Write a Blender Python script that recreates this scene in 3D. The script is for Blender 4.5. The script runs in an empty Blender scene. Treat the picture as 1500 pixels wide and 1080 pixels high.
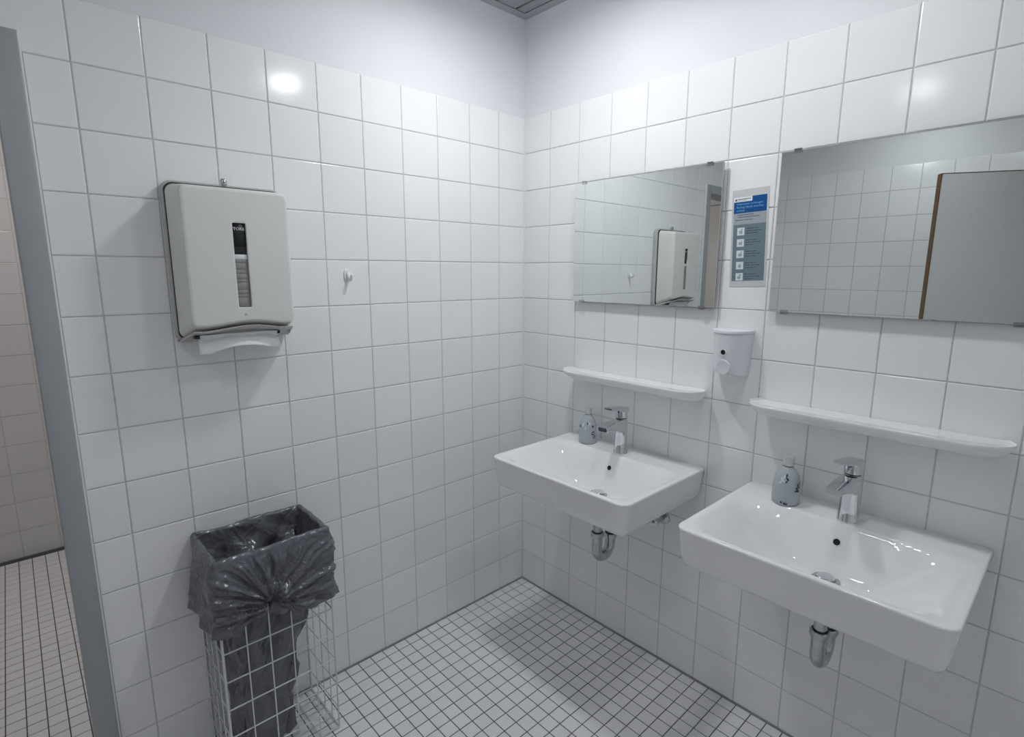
import bpy, bmesh, math, random
from mathutils import Vector, Matrix, noise
random.seed(7)
S = bpy.context.scene
COL = S.collection
R = math.radians

# ------------------------------------------------------------------ camera
F_PX = 791.06
CAM = Vector((-1.6896, -1.7484, 1.4791))
YAW, PITCH, ROLL = 0.7470, -0.1780, 0.0023


def cam_axes():
    cy, sy, cp, sp = math.cos(YAW), math.sin(YAW), math.cos(PITCH), math.sin(PITCH)
    f = Vector((sy * cp, cy * cp, sp))
    r = Vector((cy, -sy, 0))
    u = r.cross(f)
    cr, sr = math.cos(ROLL), math.sin(ROLL)
    return cr * r + sr * u, -sr * r + cr * u, f


RIGHT, UP, FWD = cam_axes()
cam_data = bpy.data.cameras.new('camera')
cam = bpy.data.objects.new('camera', cam_data)
COL.objects.link(cam)
cam_data.sensor_width = 36.0
cam_data.lens = F_PX / 1500.0 * 36.0
cam_data.clip_start = 0.02
cam.matrix_world = Matrix(((RIGHT.x, UP.x, -FWD.x, CAM.x), (RIGHT.y, UP.y, -FWD.y, CAM.y),
                           (RIGHT.z, UP.z, -FWD.z, CAM.z), (0, 0, 0, 1)))
S.camera = cam


def project(p):
    """pixel of a world point in the 1500x1080 frame (used only to rank floor tiles by visible size)"""
    q = Vector(p) - CAM
    d = q.dot(FWD)
    if d < 0.05:
        return None
    return (750 + F_PX * q.dot(RIGHT) / d, 540 - F_PX * q.dot(UP) / d, d)


# ------------------------------------------------------------------ world, exposure
world = bpy.data.worlds.new('world')
S.world = world
world.use_nodes = True
world.node_tree.nodes['Background'].inputs[0].default_value = (0.5, 0.52, 0.56, 1)
world.node_tree.nodes['Background'].inputs[1].default_value = 0.05
S.view_settings.view_transform = 'Standard'
S.view_settings.look = 'None'
S.view_settings.gamma = 1.0
S.view_settings.use_curve_mapping = False
S.view_settings.exposure = 0.13
S.cycles.max_bounces = 11
S.cycles.diffuse_bounces = 7
S.cycles.glossy_bounces = 6

# lamps of the room (fixtures are built further down around these points)
LAMP_Z = 2.43
LAMPS = [((-0.55, -0.57), 126.0), ((-0.53, -1.23), 62.0), ((-2.0, -0.97), 42.0)]   # position, radiance of the opal drum
LAMP_COLOR = (0.955, 0.975, 1.0)
NEXT_LAMP = ((-1.75, 1.05), 105.0)
NEXT_COLOR = (1.0, 0.93, 0.90)


# ------------------------------------------------------------------ node helpers / materials
def mat(name, color, rough=0.5, metal=0.0, spec=0.5, coat=0.0, noise_scale=None, noise_amt=0.0,
        bump=0.0, bump_scale=20.0, rand=0.0, trans=0.0, ior=1.45, emit=None, emit_s=0.0, alpha=1.0, rough_var=0.0):
    m = bpy.data.materials.new(name)
    m.use_nodes = True
    nt = m.node_tree
    b = nt.nodes['Principled BSDF']
    b.inputs['Base Color'].default_value = (*color, 1)
    b.inputs['Roughness'].default_value = rough
    b.inputs['Metallic'].default_value = metal
    b.inputs['Specular IOR Level'].default_value = spec
    b.inputs['Coat Weight'].default_value = coat
    b.inputs['Coat Roughness'].default_value = 0.03
    b.inputs['Transmission Weight'].default_value = trans
    b.inputs['IOR'].default_value = ior
    b.inputs['Alpha'].default_value = alpha
    if emit:
        b.inputs['Emission Color'].default_value = (*emit, 1)
        b.inputs['Emission Strength'].default_value = emit_s
    tc = nt.nodes.new('ShaderNodeTexCoord')
    oi = nt.nodes.new('ShaderNodeObjectInfo')
    src = None
    if noise_amt or rand:
        mix = nt.nodes.new('ShaderNodeHueSaturation')
        mix.inputs['Color'].default_value = (*color, 1)
        val = nt.nodes.new('ShaderNodeMath')
        val.operation = 'ADD'
        val.inputs[0].default_value = 1.0
        val.inputs[1].default_value = 0.0
        if noise_amt:
            n = nt.nodes.new('ShaderNodeTexNoise')
            n.inputs['Scale'].default_value = noise_scale or 30
            n.inputs['Detail'].default_value = 5
            nt.links.new(tc.outputs['Object'], n.inputs['Vector'])
            mr = nt.nodes.new('ShaderNodeMapRange')
            mr.inputs['From Min'].default_value = 0.25
            mr.inputs['From Max'].default_value = 0.75
            mr.inputs['To Min'].default_value = 1 - noise_amt
            mr.inputs['To Max'].default_value = 1 + noise_amt
            nt.links.new(n.outputs['Fac'], mr.inputs['Value'])
            nt.links.new(mr.outputs['Result'], val.inputs[0])
        if rand:
            mr2 = nt.nodes.new('ShaderNodeMapRange')
            mr2.inputs['To Min'].default_value = -rand
            mr2.inputs['To Max'].default_value = rand
            nt.links.new(oi.outputs['Random'], mr2.inputs['Value'])
            nt.links.new(mr2.outputs['Result'], val.inputs[1])
        nt.links.new(val.outputs[0], mix.inputs['Value'])
        nt.links.new(mix.outputs['Color'], b.inputs['Base Color'])
    if bump:
        n2 = nt.nodes.new('ShaderNodeTexNoise')
        n2.inputs['Scale'].default_value = bump_scale
        n2.inputs['Detail'].default_value = 3
        nt.links.new(tc.outputs['Object'], n2.inputs['Vector'])
        bp = nt.nodes.new('ShaderNodeBump')
        bp.inputs['Strength'].default_value = bump
        bp.inputs['Distance'].default_value = 0.01
        nt.links.new(n2.outputs['Fac'], bp.inputs['Height'])
        nt.links.new(bp.outputs['Normal'], b.inputs['Normal'])
    return m


M = {}
M['plaster'] = mat('plaster', (0.79, 0.80, 0.825), 0.75, noise_scale=6, noise_amt=0.012, bump=0.05, bump_scale=90)
M['tile'] = mat('glazed_tile', (0.87, 0.876, 0.884), 0.13, spec=0.45, rand=0.02, noise_scale=9, noise_amt=0.012, bump=0.03, bump_scale=5)
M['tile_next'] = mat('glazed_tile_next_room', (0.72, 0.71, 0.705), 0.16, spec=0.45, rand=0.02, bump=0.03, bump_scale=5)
M['grout'] = mat('wall_grout', (0.60, 0.60, 0.605), 0.85, noise_scale=60, noise_amt=0.12)
M['floor_tile'] = mat('mosaic_tile', (0.85, 0.85, 0.85), 0.42, spec=0.4, rand=0.03, noise_scale=420, noise_amt=0.10)
M['floor_grout'] = mat('floor_grout', (0.11, 0.112, 0.115), 0.9, noise_scale=80, noise_amt=0.25)
M['silicone'] = mat('grey_silicone', (0.27, 0.275, 0.28), 0.5, noise_scale=30, noise_amt=0.1)
M['white_silicone'] = mat('white_silicone', (0.80, 0.81, 0.82), 0.4)
M['frame'] = mat('grey_painted_steel', (0.37, 0.395, 0.41), 0.42, noise_scale=12, noise_amt=0.03)
M['leaf'] = mat('pale_grey_laminate', (0.60, 0.61, 0.61), 0.45, noise_scale=40, noise_amt=0.02)
M['leaf_warm'] = mat('beige_laminate', (0.66, 0.62, 0.58), 0.45, noise_scale=40, noise_amt=0.02)
M['brown'] = mat('brown_wood_edge', (0.17, 0.085, 0.03), 0.5, noise_scale=25, noise_amt=0.25)
M['slat'] = mat('grey_metal_slat', (0.47, 0.48, 0.50), 0.42, metal=0.25)
M['black'] = mat('black_gap', (0.012, 0.012, 0.013), 0.8)
M['ceramic'] = mat('white_sanitary_ceramic', (0.87, 0.875, 0.89), 0.06, spec=0.5, coat=0.3, noise_scale=3, noise_amt=0.006)
M['chrome'] = mat('chrome', (0.72, 0.73, 0.75), 0.07, metal=1.0, noise_scale=20, noise_amt=0.02)
M['chrome_worn'] = mat('dull_chrome', (0.50, 0.51, 0.53), 0.16, metal=1.0, noise_scale=40, noise_amt=0.12)
M['aerator'] = mat('aerator', (0.05, 0.05, 0.055), 0.5)
M['mirror'] = mat('mirror_silver', (0.80, 0.84, 0.83), 0.0, metal=1.0)
M['mirror_edge'] = mat('mirror_glass_edge', (0.20, 0.24, 0.24), 0.1, spec=0.8)
M['white_plastic'] = mat('white_plastic', (0.78, 0.78, 0.82), 0.28, noise_scale=5, noise_amt=0.01)
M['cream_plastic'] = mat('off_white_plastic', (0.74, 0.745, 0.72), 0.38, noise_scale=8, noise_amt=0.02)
M['cream_dark'] = mat('grey_plastic', (0.52, 0.52, 0.50), 0.42, noise_scale=8, noise_amt=0.02)  # darker, greyer plastic for back housing, tray and embossed mark
M['black_plastic'] = mat('black_plastic', (0.015, 0.016, 0.018), 0.3)
M['seam'] = mat('dark_seam', (0.035, 0.038, 0.036), 0.7)
M['paper'] = mat('paper_towel', (0.84, 0.85, 0.87), 0.9, bump=0.25, bump_scale=160, noise_scale=80, noise_amt=0.02)
M['paper_stack'] = mat('grey_paper_stack', (0.30, 0.30, 0.30), 0.9, noise_scale=60, noise_amt=0.12)
M['print_white'] = mat('white_print', (0.80, 0.82, 0.84), 0.5)
M['wire'] = mat('white_coated_wire', (0.66, 0.67, 0.68), 0.35, noise_scale=60, noise_amt=0.04)
M['bag'] = mat('grey_plastic_film', (0.128, 0.134, 0.158), 0.20, spec=0.8, noise_scale=14, noise_amt=0.12)
M['sign_film'] = mat('laminate_film', (0.62, 0.635, 0.65), 0.18, spec=0.6, coat=0.4)
M['sign_blue'] = mat('blue_print', (0.003, 0.080, 0.28), 0.3)
M['sign_teal'] = mat('grey_teal_print', (0.16, 0.225, 0.255), 0.3, noise_scale=18, noise_amt=0.10)
M['sign_grey'] = mat('grey_print', (0.36, 0.40, 0.44), 0.3)
M['sign_dark'] = mat('dark_print', (0.045, 0.07, 0.085), 0.4)
M['sign_lightblue'] = mat('light_blue_print', (0.25, 0.50, 0.78), 0.4)
M['sign_white'] = mat('icon_white_print', (0.70, 0.76, 0.80), 0.4)
M['bottle'] = mat('frosted_blue_plastic', (0.53, 0.59, 0.625), 0.22, trans=0.2, noise_scale=18, noise_amt=0.05)
M['bottle_clear'] = mat('clear_grey_plastic', (0.55, 0.60, 0.62), 0.12, trans=0.6)
M['cap'] = mat('brushed_metal_cap', (0.68, 0.69, 0.68), 0.3, metal=0.6)
M['leafprint'] = mat('dark_leaf_print', (0.04, 0.05, 0.065), 0.4)
M['leafprint_light'] = mat('pale_leaf_print', (0.62, 0.70, 0.70), 0.4)
M['lamp_ring'] = mat('white_lamp_ring', (0.8, 0.8, 0.8), 0.4)
M['back_wall_plain'] = mat('plain_white_paint', (0.72, 0.73, 0.74), 0.6, noise_scale=5, noise_amt=0.01)


def brick_mat(name, c1, c2, size):
    m = bpy.data.materials.new(name)
    m.use_nodes = True
    nt = m.node_tree
    b = nt.nodes['Principled BSDF']
    b.inputs['Roughness'].default_value = 0.15
    tc = nt.nodes.new('ShaderNodeTexCoord')
    br = nt.nodes.new('ShaderNodeTexBrick')
    br.offset = 0.0
    br.inputs['Color1'].default_value = (*c1, 1)
    br.inputs['Color2'].default_value = (*c1, 1)
    br.inputs['Mortar'].default_value = (*c2, 1)
    br.inputs['Scale'].default_value = 1.0
    br.inputs['Mortar Size'].default_value = 0.0016
    br.inputs['Brick Width'].default_value = size
    br.inputs['Row Height'].default_value = size
    nt.links.new(tc.outputs['UV'], br.inputs['Vector'])
    nt.links.new(br.outputs['Color'], b.inputs['Base Color'])
    return m


def crease_bump(m):
    """fine crumpled-film relief"""
    nt = m.node_tree
    b = nt.nodes['Principled BSDF']
    tc = nt.nodes.new('ShaderNodeTexCoord')
    h = None
    for sc, w in ((8.0, 1.0), (21.0, 0.55)):
        n = nt.nodes.new('ShaderNodeTexNoise')
        n.inputs['Scale'].default_value = sc
        n.inputs['Detail'].default_value = 2
        n.inputs['Distortion'].default_value = 0.6
        nt.links.new(tc.outputs['Object'], n.inputs['Vector'])
        s1 = nt.nodes.new('ShaderNodeMath')
        s1.operation = 'SUBTRACT'
        s1.inputs[1].default_value = 0.5
        nt.links.new(n.outputs['Fac'], s1.inputs[0])
        s2 = nt.nodes.new('ShaderNodeMath')
        s2.operation = 'ABSOLUTE'
        nt.links.new(s1.outputs[0], s2.inputs[0])
        s3 = nt.nodes.new('ShaderNodeMath')
        s3.operation = 'MULTIPLY'
        s3.inputs[1].default_value = -w
        nt.links.new(s2.outputs[0], s3.inputs[0])
        if h is None:
            h = s3
        else:
            s4 = nt.nodes.new('ShaderNodeMath')
            s4.operation = 'ADD'
            nt.links.new(h.outputs[0], s4.inputs[0])
            nt.links.new(s3.outputs[0], s4.inputs[1])
            h = s4
    bp = nt.nodes.new('ShaderNodeBump')
    bp.inputs['Strength'].default_value = 0.55
    bp.inputs['Distance'].default_value = 0.045
    nt.links.new(h.outputs[0], bp.inputs['Height'])
    nt.links.new(bp.outputs['Normal'], b.inputs['Normal'])


crease_bump(M['bag'])

# ------------------------------------------------------------------ object helpers
def mesh_from(name, verts, faces, smooth=False):
    me = bpy.data.meshes.new(name)
    me.from_pydata([tuple(v) for v in verts], [], faces)
    me.update()
    if smooth:
        me.polygons.foreach_set('use_smooth', [True] * len(me.polygons))
    return me


def link(name, me, m=None, parent=None, loc=(0, 0, 0), rot=None):
    o = bpy.data.objects.new(name, me)
    COL.objects.link(o)
    if m is not None:
        me.materials.clear()
        me.materials.append(M[m] if isinstance(m, str) else m)
    o.location = loc
    if rot:
        o.rotation_euler = rot
    if parent is not None:
        o.parent = parent
    return o


def empty(name, loc):
    o = bpy.data.objects.new(name, None)
    o.empty_display_size = 0.05
    COL.objects.link(o)
    o.location = loc
    return o


def tag(o, label=None, cat=None, group=None, kind=None):
    if label:
        o['label'] = label
    if cat:
        o['category'] = cat
    if group:
        o['group'] = group
    if kind:
        o['kind'] = kind
    return o


def copy_tree(o, parent=None):
    c = o.copy()
    COL.objects.link(c)
    if parent is not None:
        c.parent = parent
    for ch in list(o.children):
        copy_tree(ch, c)
    return c


class MB:
    """collects geometry for one mesh"""

    def __init__(self):
        self.v = []
        self.f = []

    def add(self, verts, faces):
        k = len(self.v)
        self.v += [tuple(p) for p in verts]
        self.f += [tuple(i + k for i in f) for f in faces]
        return self

    def box(self, x0, x1, y0, y1, z0, z1):
        v = [(x, y, z) for x in (x0, x1) for y in (y0, y1) for z in (z0, z1)]
        f = [(0, 1, 3, 2), (4, 6, 7, 5), (0, 4, 5, 1), (2, 3, 7, 6), (0, 2, 6, 4), (1, 5, 7, 3)]
        return self.add(v, f)

    def rings(self, rings, close=True, cap0=False, cap1=False):
        n = len(rings[0])
        v = [p for r in rings for p in r]
        f = []
        for k in range(len(rings) - 1):
            for i in range(n if close else n - 1):
                j = (i + 1) % n
                f.append((k * n + i, k * n + j, (k + 1) * n + j, (k + 1) * n + i))
        if cap0:
            f.append(tuple(reversed(range(n))))
        if cap1:
            f.append(tuple((len(rings) - 1) * n + i for i in range(n)))
        return self.add(v, f)

    def tube(self, pts, r, seg=10, caps=True):
        pts = [Vector(p) for p in pts]
        rs = r if isinstance(r, (list, tuple)) else [r] * len(pts)
        rings = []
        prev = None
        for i, p in enumerate(pts):
            a = pts[max(i - 1, 0)]
            b = pts[min(i + 1, len(pts) - 1)]
            t = (b - a).normalized()
            if prev is None:
                ref = Vector((0, 0, 1)) if abs(t.z) < 0.9 else Vector((1, 0, 0))
                n1 = t.cross(ref).normalized()
            else:
                n1 = (prev - t * prev.dot(t)).normalized()
            prev = n1
            n2 = t.cross(n1)
            rings.append([p + (n1 * math.cos(2 * math.pi * k / seg) + n2 * math.sin(2 * math.pi * k / seg)) * rs[i] for k in range(seg)])
        return self.rings(rings, True, caps, caps)

    def lathe(self, prof, c=(0, 0, 0), seg=32, sx=1.0, sy=1.0):
        rings = [[(c[0] + r * sx * math.cos(2 * math.pi * k / seg), c[1] + r * sy * math.sin(2 * math.pi * k / seg), c[2] + z)
                  for k in range(seg)] for r, z in prof]
        return self.rings(rings, True, True, True)

    def mesh(self, name, smooth=False, angle=None):
        me = mesh_from(name, self.v, self.f, smooth)
        bm = bmesh.new()
        bm.from_mesh(me)
        bmesh.ops.recalc_face_normals(bm, faces=bm.faces)
        bm.to_mesh(me)
        bm.free()
        if angle is not None:
            me.polygons.foreach_set('use_smooth', [True] * len(me.polygons))
            try:
                me.set_sharp_from_angle(angle=R(angle))
            except Exception:
                pass
        return me


def rbox_mesh(name, x0, x1, y0, y1, z0, z1, bev=0.002, seg=2):
    me = MB().box(x0, x1, y0, y1, z0, z1).mesh(name)
    bm = bmesh.new()
    bm.from_mesh(me)
    bmesh.ops.bevel(bm, geom=bm.edges[:], offset=bev, segments=seg, profile=0.5, affect='EDGES')
    bm.to_mesh(me)
    bm.free()
    me.polygons.foreach_set('use_smooth', [True] * len(me.polygons))
    try:
        me.set_sharp_from_angle(angle=R(50))
    except Exception:
        pass
    return me


def rr(hw, hh, r, nc=6, ns=6):
    """rounded rectangle outline, counter-clockwise, always the same number of points"""
    pts = []
    cs = [(hw - r, hh - r, 0), (-hw + r, hh - r, 90), (-hw + r, -hh + r, 180), (hw - r, -hh + r, 270)]
    for q in range(4):
        cx, cy, a0 = cs[q]
        for k in range(nc + 1):
            a = R(a0 + 90 * k / nc)
            pts.append((cx + r * math.cos(a), cy + r * math.sin(a)))
        nx, ny, a1 = cs[(q + 1) % 4]
        e = (nx + r * math.cos(R(a1)), ny + r * math.sin(R(a1)))
        s = pts[-1]
        for k in range(1, ns):
            pts.append((s[0] + (e[0] - s[0]) * k / ns, s[1] + (e[1] - s[1]) * k / ns))
    return pts


def smooth(t):
    t = max(0.0, min(1.0, t))
    return t * t * (3 - 2 * t)


def struct(o, label, cat):
    return tag(o, label, cat, kind='structure')


# ------------------------------------------------------------------ room dimensions
PITCH_T = 0.152          # wall tile pitch
BOT = 0.147              # height of the lowest row
TOP = 2.117              # top of the tiling
CEIL = 2.495
XB = -2.41               # wall opposite the basins
YF = -2.2                # wall behind the camera
DX0, DX1 = -1.606, -2.41  # door frame in the left wall (outer edges)
FR_TOP = 2.013
FW = 0.052               # frame face width
ROWS = [0.0] + [BOT + k * PITCH_T for k in range(13)] + [TOP]
JOINT = 0.003

# ---- tile meshes: front face at local y = 0 looking along -y (left wall); rotated for other walls
_tile_cache = {}


def tile_mesh(w, h, m, d=0.0045, bev=0.0016, name='tile'):
    key = (round(w, 4), round(h, 4), m, d)
    if key in _tile_cache:
        return _tile_cache[key]
    hw, hh = w / 2, h / 2
    lv = [(0.0, d), (0.0, bev), (bev * 0.35, bev * 0.35), (bev * 1.3, 0.0)]
    rings = [[(-hw + i, y, -hh + i), (hw - i, y, -hh + i), (hw - i, y, hh - i), (-hw + i, y, hh - i)] for i, y in lv]
    me = MB().rings(rings, True, False, True).mesh(name)
    me.materials.append(M[m])
    _tile_cache[key] = me
    return me


def lay_tiles(parent, us, vs, place, m, skip=None):
    """us, vs: joint positions along and up; place(u, v) -> (location, rotation z)"""
    n = 0
    for i in range(len(us) - 1):
        for j in range(len(vs) - 1):
            u0, u1, v0, v1 = us[i], us[i + 1], vs[j], vs[j + 1]
            if skip and skip(u0, u1, v0, v1):
                continue
            w, h = abs(u1 - u0) - JOINT, (v1 - v0) - JOINT
            if w < 0.01:
                continue
            loc, rz = place((u0 + u1) / 2, (v0 + v1) / 2)
            o = bpy.data.objects.new('tile', tile_mesh(w, h, m))
            COL.objects.link(o)
            o.location = loc
            o.rotation_euler = (R(random.gauss(0, 0.10)), 0, rz + R(random.gauss(0, 0.10)))
            o.parent = parent
            n += 1
    return n


# ------------------------------------------------------------------ left wall (plane y = 0)
ins = 0.004   # plaster / slab surface lies this far behind the tile faces
mb = MB()
mb.box(DX0 - 0.03, 0.12, ins, 0.12, -0.05, CEIL + 0.1)
mb.box(XB - 0.12, DX0 - 0.03, ins, 0.12, FR_TOP - 0.03, CEIL + 0.1)
wall_left = link('wall_left', mb.mesh('wall_left'), 'plaster')
struct(wall_left, 'white tiled wall with plaster above, left of the corner', 'wall')
g = MB().box(DX0 - 0.02, ins, 0.002, 0.006, 0.0, TOP - 0.001)
g.box(XB - 0.004, DX0 - 0.02, 0.002, 0.006, FR_TOP - 0.02, TOP - 0.001)
link('grout', g.mesh('grout'), 'grout', wall_left)
us = [0.0] + [-0.146 - k * PITCH_T for k in range(10)] + [DX0 + 0.004]
lay_tiles(wall_left, us, ROWS, lambda u, v: ((u, 0, v), 0), 'tile', skip=lambda u0, u1, v0, v1: u1 < -1.55 and v0 > 1.9)
us = [-0.146 - k * PITCH_T for k in range(9, 15)] + [XB + 0.001]
lay_tiles(wall_left, us, [ROWS[-2], TOP], lambda u, v: ((u, 0, v), 0), 'tile')

# ------------------------------------------------------------------ right wall (plane x = 0)
wall_right = link('wall_right', MB().box(ins, 0.12, YF - 0.12, ins, -0.05, CEIL + 0.1).mesh('wall_right'), 'plaster')
struct(wall_right, 'white tiled wall behind the two washbasins', 'wall')
link('grout', MB().box(0.002, 0.006, YF, 0.002, 0.0, TOP - 0.001).mesh('grout'), 'grout', wall_right)
us = [0.0] + [-0.1495 - k * PITCH_T for k in range(14)] + [YF]
lay_tiles(wall_right, us, ROWS, lambda u, v: ((0, u, v), R(-90)), 'tile')

# ------------------------------------------------------------------ wall opposite the basins (seen in the mirrors)
DY0, DY1 = -1.035, -1.86        # its door frame, outer edges
mb = MB()
mb.box(XB - 0.12, XB - ins, DY0 - 0.03, ins, -0.05, CEIL + 0.1)
mb.box(XB - 0.12, XB - ins, YF - 0.12, DY1 + 0.03, -0.05, CEIL + 0.1)
mb.box(XB - 0.12, XB - ins, DY1 + 0.03, DY0 - 0.03, FR_TOP - 0.03, CEIL + 0.1)
wall_back = link('wall_back', mb.mesh('wall_back'), 'plaster')
struct(wall_back, 'white tiled wall with a door, reflected in the right mirror', 'wall')
g = MB().box(XB - 0.006, XB - 0.002, DY0 - 0.02, 0.0, 0.0, TOP - 0.001)
g.box(XB - 0.006, XB - 0.002, YF, DY1 + 0.02, 0.0, TOP - 0.001)
g.box(XB - 0.006, XB - 0.002, DY1 + 0.02, DY0 - 0.02, FR_TOP - 0.02, TOP - 0.001)
link('grout', g.mesh('grout'), 'grout', wall_back)
us = [-0.025 - k * PITCH_T for k in range(7)] + [DY0 + 0.004]
pl_back = lambda u, v: ((XB, u, v), R(90))
lay_tiles(wall_back, [0.0] + us, ROWS, pl_back, 'tile', skip=lambda u0, u1, v0, v1: u1 < -0.95 and v0 > 1.9)
us = [-0.025 - k * PITCH_T for k in range(6, 15)] + [YF]
lay_tiles(wall_back, us, [ROWS[-2], TOP], pl_back, 'tile')
us = [DY1 - 0.004, -2.001, -2.153, YF]
lay_tiles(wall_back, us, ROWS[:-1], pl_back, 'tile')

# wall behind the camera, never in view: plain tiled finish
wf = MB().box(XB - 0.12, 0.12, YF - 0.12, YF, -0.05, CEIL + 0.1).mesh('wall_front')
wf.uv_layers.new(name='UVMap')
for poly in wf.polygons:
    for li in poly.loop_indices:
        co = wf.vertices[wf.loops[li].vertex_index].co
        wf.uv_layers[0].data[li].uv = (co.x if abs(poly.normal.y) > 0.5 else co.y, co.z - BOT)
wall_front = link('wall_front', wf, brick_mat('tiled_finish', (0.86, 0.865, 0.875), (0.40, 0.40, 0.40), PITCH_T))
struct(wall_front, 'white tiled wall facing the paper towel dispenser', 'wall')

# ------------------------------------------------------------------ floor with mosaic tiles
FP = 0.0516
floor = link('floor', MB().box(XB - 0.1, 0.1, YF - 0.1, 0.06, -0.06, -0.0016).mesh('floor'), 'floor_grout')
struct(floor, 'light grey mosaic tile floor with dark joints under the washbasins', 'floor')


def mosaic_mesh(w, h):
    key = ('fl', round(w, 4), round(h, 4))
    if key in _tile_cache:
        return _tile_cache[key]
    lv = [(0.0, -0.0035), (0.0, -0.0008), (0.0009, 0.0)]
    hw, hh = w / 2, h / 2
    rings = [[(-hw + i, -hh + i, z), (hw - i, -hh + i, z), (hw - i, hh - i, z), (-hw + i, hh - i, z)] for i, z in lv]
    me = MB().rings(rings, True, False, True).mesh('mosaic_tile')
    me.materials.append(M['floor_tile'])
    _tile_cache[key] = me
    return me


def lay_mosaic(parent, xs, ys, visible, limit=300):
    cells = []
    for i in range(len(xs) - 1):
        for j in range(len(ys) - 1):
            w, h = abs(xs[i + 1] - xs[i]) - 0.0032, abs(ys[j + 1] - ys[j]) - 0.0032
            if w < 0.008 or h < 0.008:
                continue
            c = ((xs[i] + xs[i + 1]) / 2, (ys[j] + ys[j + 1]) / 2)
            q = project((c[0], c[1], 0))
            show = q is not None and -12 < q[0] < 1512 and -12 < q[1] < 1092 and visible(c)
            cells.append((show, (1 / q[2] ** 3) if show else 0, c, w, h))
    cells.sort(key=lambda t: -t[1])
    rest = MB()
    n = 0
    for show, _, c, w, h in cells:
        if show and n < limit:
            o = bpy.data.objects.new('mosaic_tile', mosaic_mesh(w, h))
            COL.objects.link(o)
            o.location = (c[0], c[1], random.uniform(-0.0003, 0.0003))
            o.rotation_euler = (R(random.gauss(0, 0.15)), R(random.gauss(0, 0.15)), 0)
            o.parent = parent
            n += 1
        else:
            x, y = c
            a, b = w / 2, h / 2
            rest.add([(x - a, y - b, -0.0035), (x + a, y - b, -0.0035), (x + a, y + b, -0.0035), (x - a, y + b, -0.0035),
                      (x - a, y - b, 0), (x + a, y - b, 0), (x + a, y + b, 0), (x - a, y + b, 0)],
                     [(4, 5, 6, 7), (0, 1, 5, 4), (1, 2, 6, 5), (2, 3, 7, 6), (3, 0, 4, 7)])
    if rest.v:
        o = link('mosaic_tiles', rest.mesh('mosaic_tiles'), 'floor_tile', parent)
        tag(o, kind='stuff')
    return n


xs = [-0.004] + [-0.046 - 0.0518 * k for k in range(46)] + [XB]
ys = [-0.004] + [-0.045 - FP * k for k in range(42)] + [YF]


def vis_main(c):
    # hidden behind the basket / beyond the frame edge is handled by the projection test
    return c[0] > -1.60 or c[1] < -0.2


print('floor tiles', lay_mosaic(floor, xs, ys, vis_main))

# joint between wall and floor
seal = []
for nm, bx in (('trim_1', (DX0, 0.0, -0.006, 0.0008, 0.0, 0.0045)), ('trim_2', (-0.006, 0.0008, YF, -0.006, 0.0, 0.0045))):
    x0, x1, y0, y1, z0, z1 = bx
    o = link(nm, MB().box(*bx).mesh(nm), 'silicone')
    struct(o, 'grey sealant joint between floor and ' + ('left' if nm == 'trim_1' else 'right') + ' wall', 'trim')

o = link('trim_4', rbox_mesh('trim_4', -0.0042, 0.0008, -0.0042, 0.0008, 0.004, TOP, 0.0012, 2), 'white_silicone')
struct(o, 'white sealant line in the corner where the two tiled walls meet', 'trim')

# ------------------------------------------------------------------ ceiling of metal slats
ceiling = link('ceiling', MB().box(XB - 0.12, 0.12, YF - 0.12, 0.12, CEIL + 0.03, CEIL + 0.1).mesh('ceiling'), 'black')
struct(ceiling, 'grey metal slat ceiling with dark gaps and edge profile', 'ceiling')
x = -0.036
k = 0
while x > XB + 0.04:
    w = 0.046 if k == 0 else 0.092
    x1 = max(x - w, XB + 0.036)
    link('slat', rbox_mesh('slat', x1 + 0.0015, x - 0.0015, YF + 0.036, -0.036, CEIL + 0.002, CEIL + 0.014, 0.0012, 1), 'slat', ceiling)
    x = x1 - 0.008
    k += 1
for bx in ((XB, 0.004, -0.034, 0.004), (XB, 0.004, YF, YF + 0.034), (-0.034, 0.004, YF + 0.034, -0.034), (XB, XB + 0.034, YF + 0.034, -0.034)):
    mb = MB().box(bx[0], bx[1], bx[2], bx[3], CEIL, CEIL + 0.004)
    link('edge_profile', mb.mesh('edge_profile'), 'slat', ceiling)

# ------------------------------------------------------------------ doors
def door_frame(name, axis, a0, a1, front, back, label):
    """a0 > a1: outer edges along the wall; front / back: positions across the wall"""
    root = empty(name, (0, 0, 0))
    struct(root, label, 'door frame')
    lo, hi = min(front, back), max(front, back)

    def part(nm, u0, u1, z0, z1):
        if axis == 'x':
            me = rbox_mesh(nm, u0, u1, lo, hi, z0, z1, 0.0025, 2)
        else:
            me = rbox_mesh(nm, lo, hi, u0, u1, z0, z1, 0.0025, 2)
        link(nm, me, 'frame', root)
    part('jamb', a0 - FW, a0, 0.0, FR_TOP)
    part('jamb', a1, a1 + FW, 0.0, FR_TOP)
    part('head', a1 + FW, a0 - FW, FR_TOP - FW, FR_TOP)
    return root


d1 = door_frame('door_1', 'x', DX0, XB + 0.002, -0.012, 0.135, 'grey steel door frame at the left edge of the tiled wall')
link('sealant', rbox_mesh('sealant', DX0 - 0.0005, DX0 + 0.0042, -0.0105, 0.0015, 0.0, FR_TOP + 0.001, 0.0015, 2), 'white_silicone', d1)  # thin white strip drawing the pale line along the frame edge
door_frame('door_2', 'y', DY0, DY1, XB + 0.012, XB - 0.135, 'grey steel door frame in the wall opposite the basins')


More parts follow.
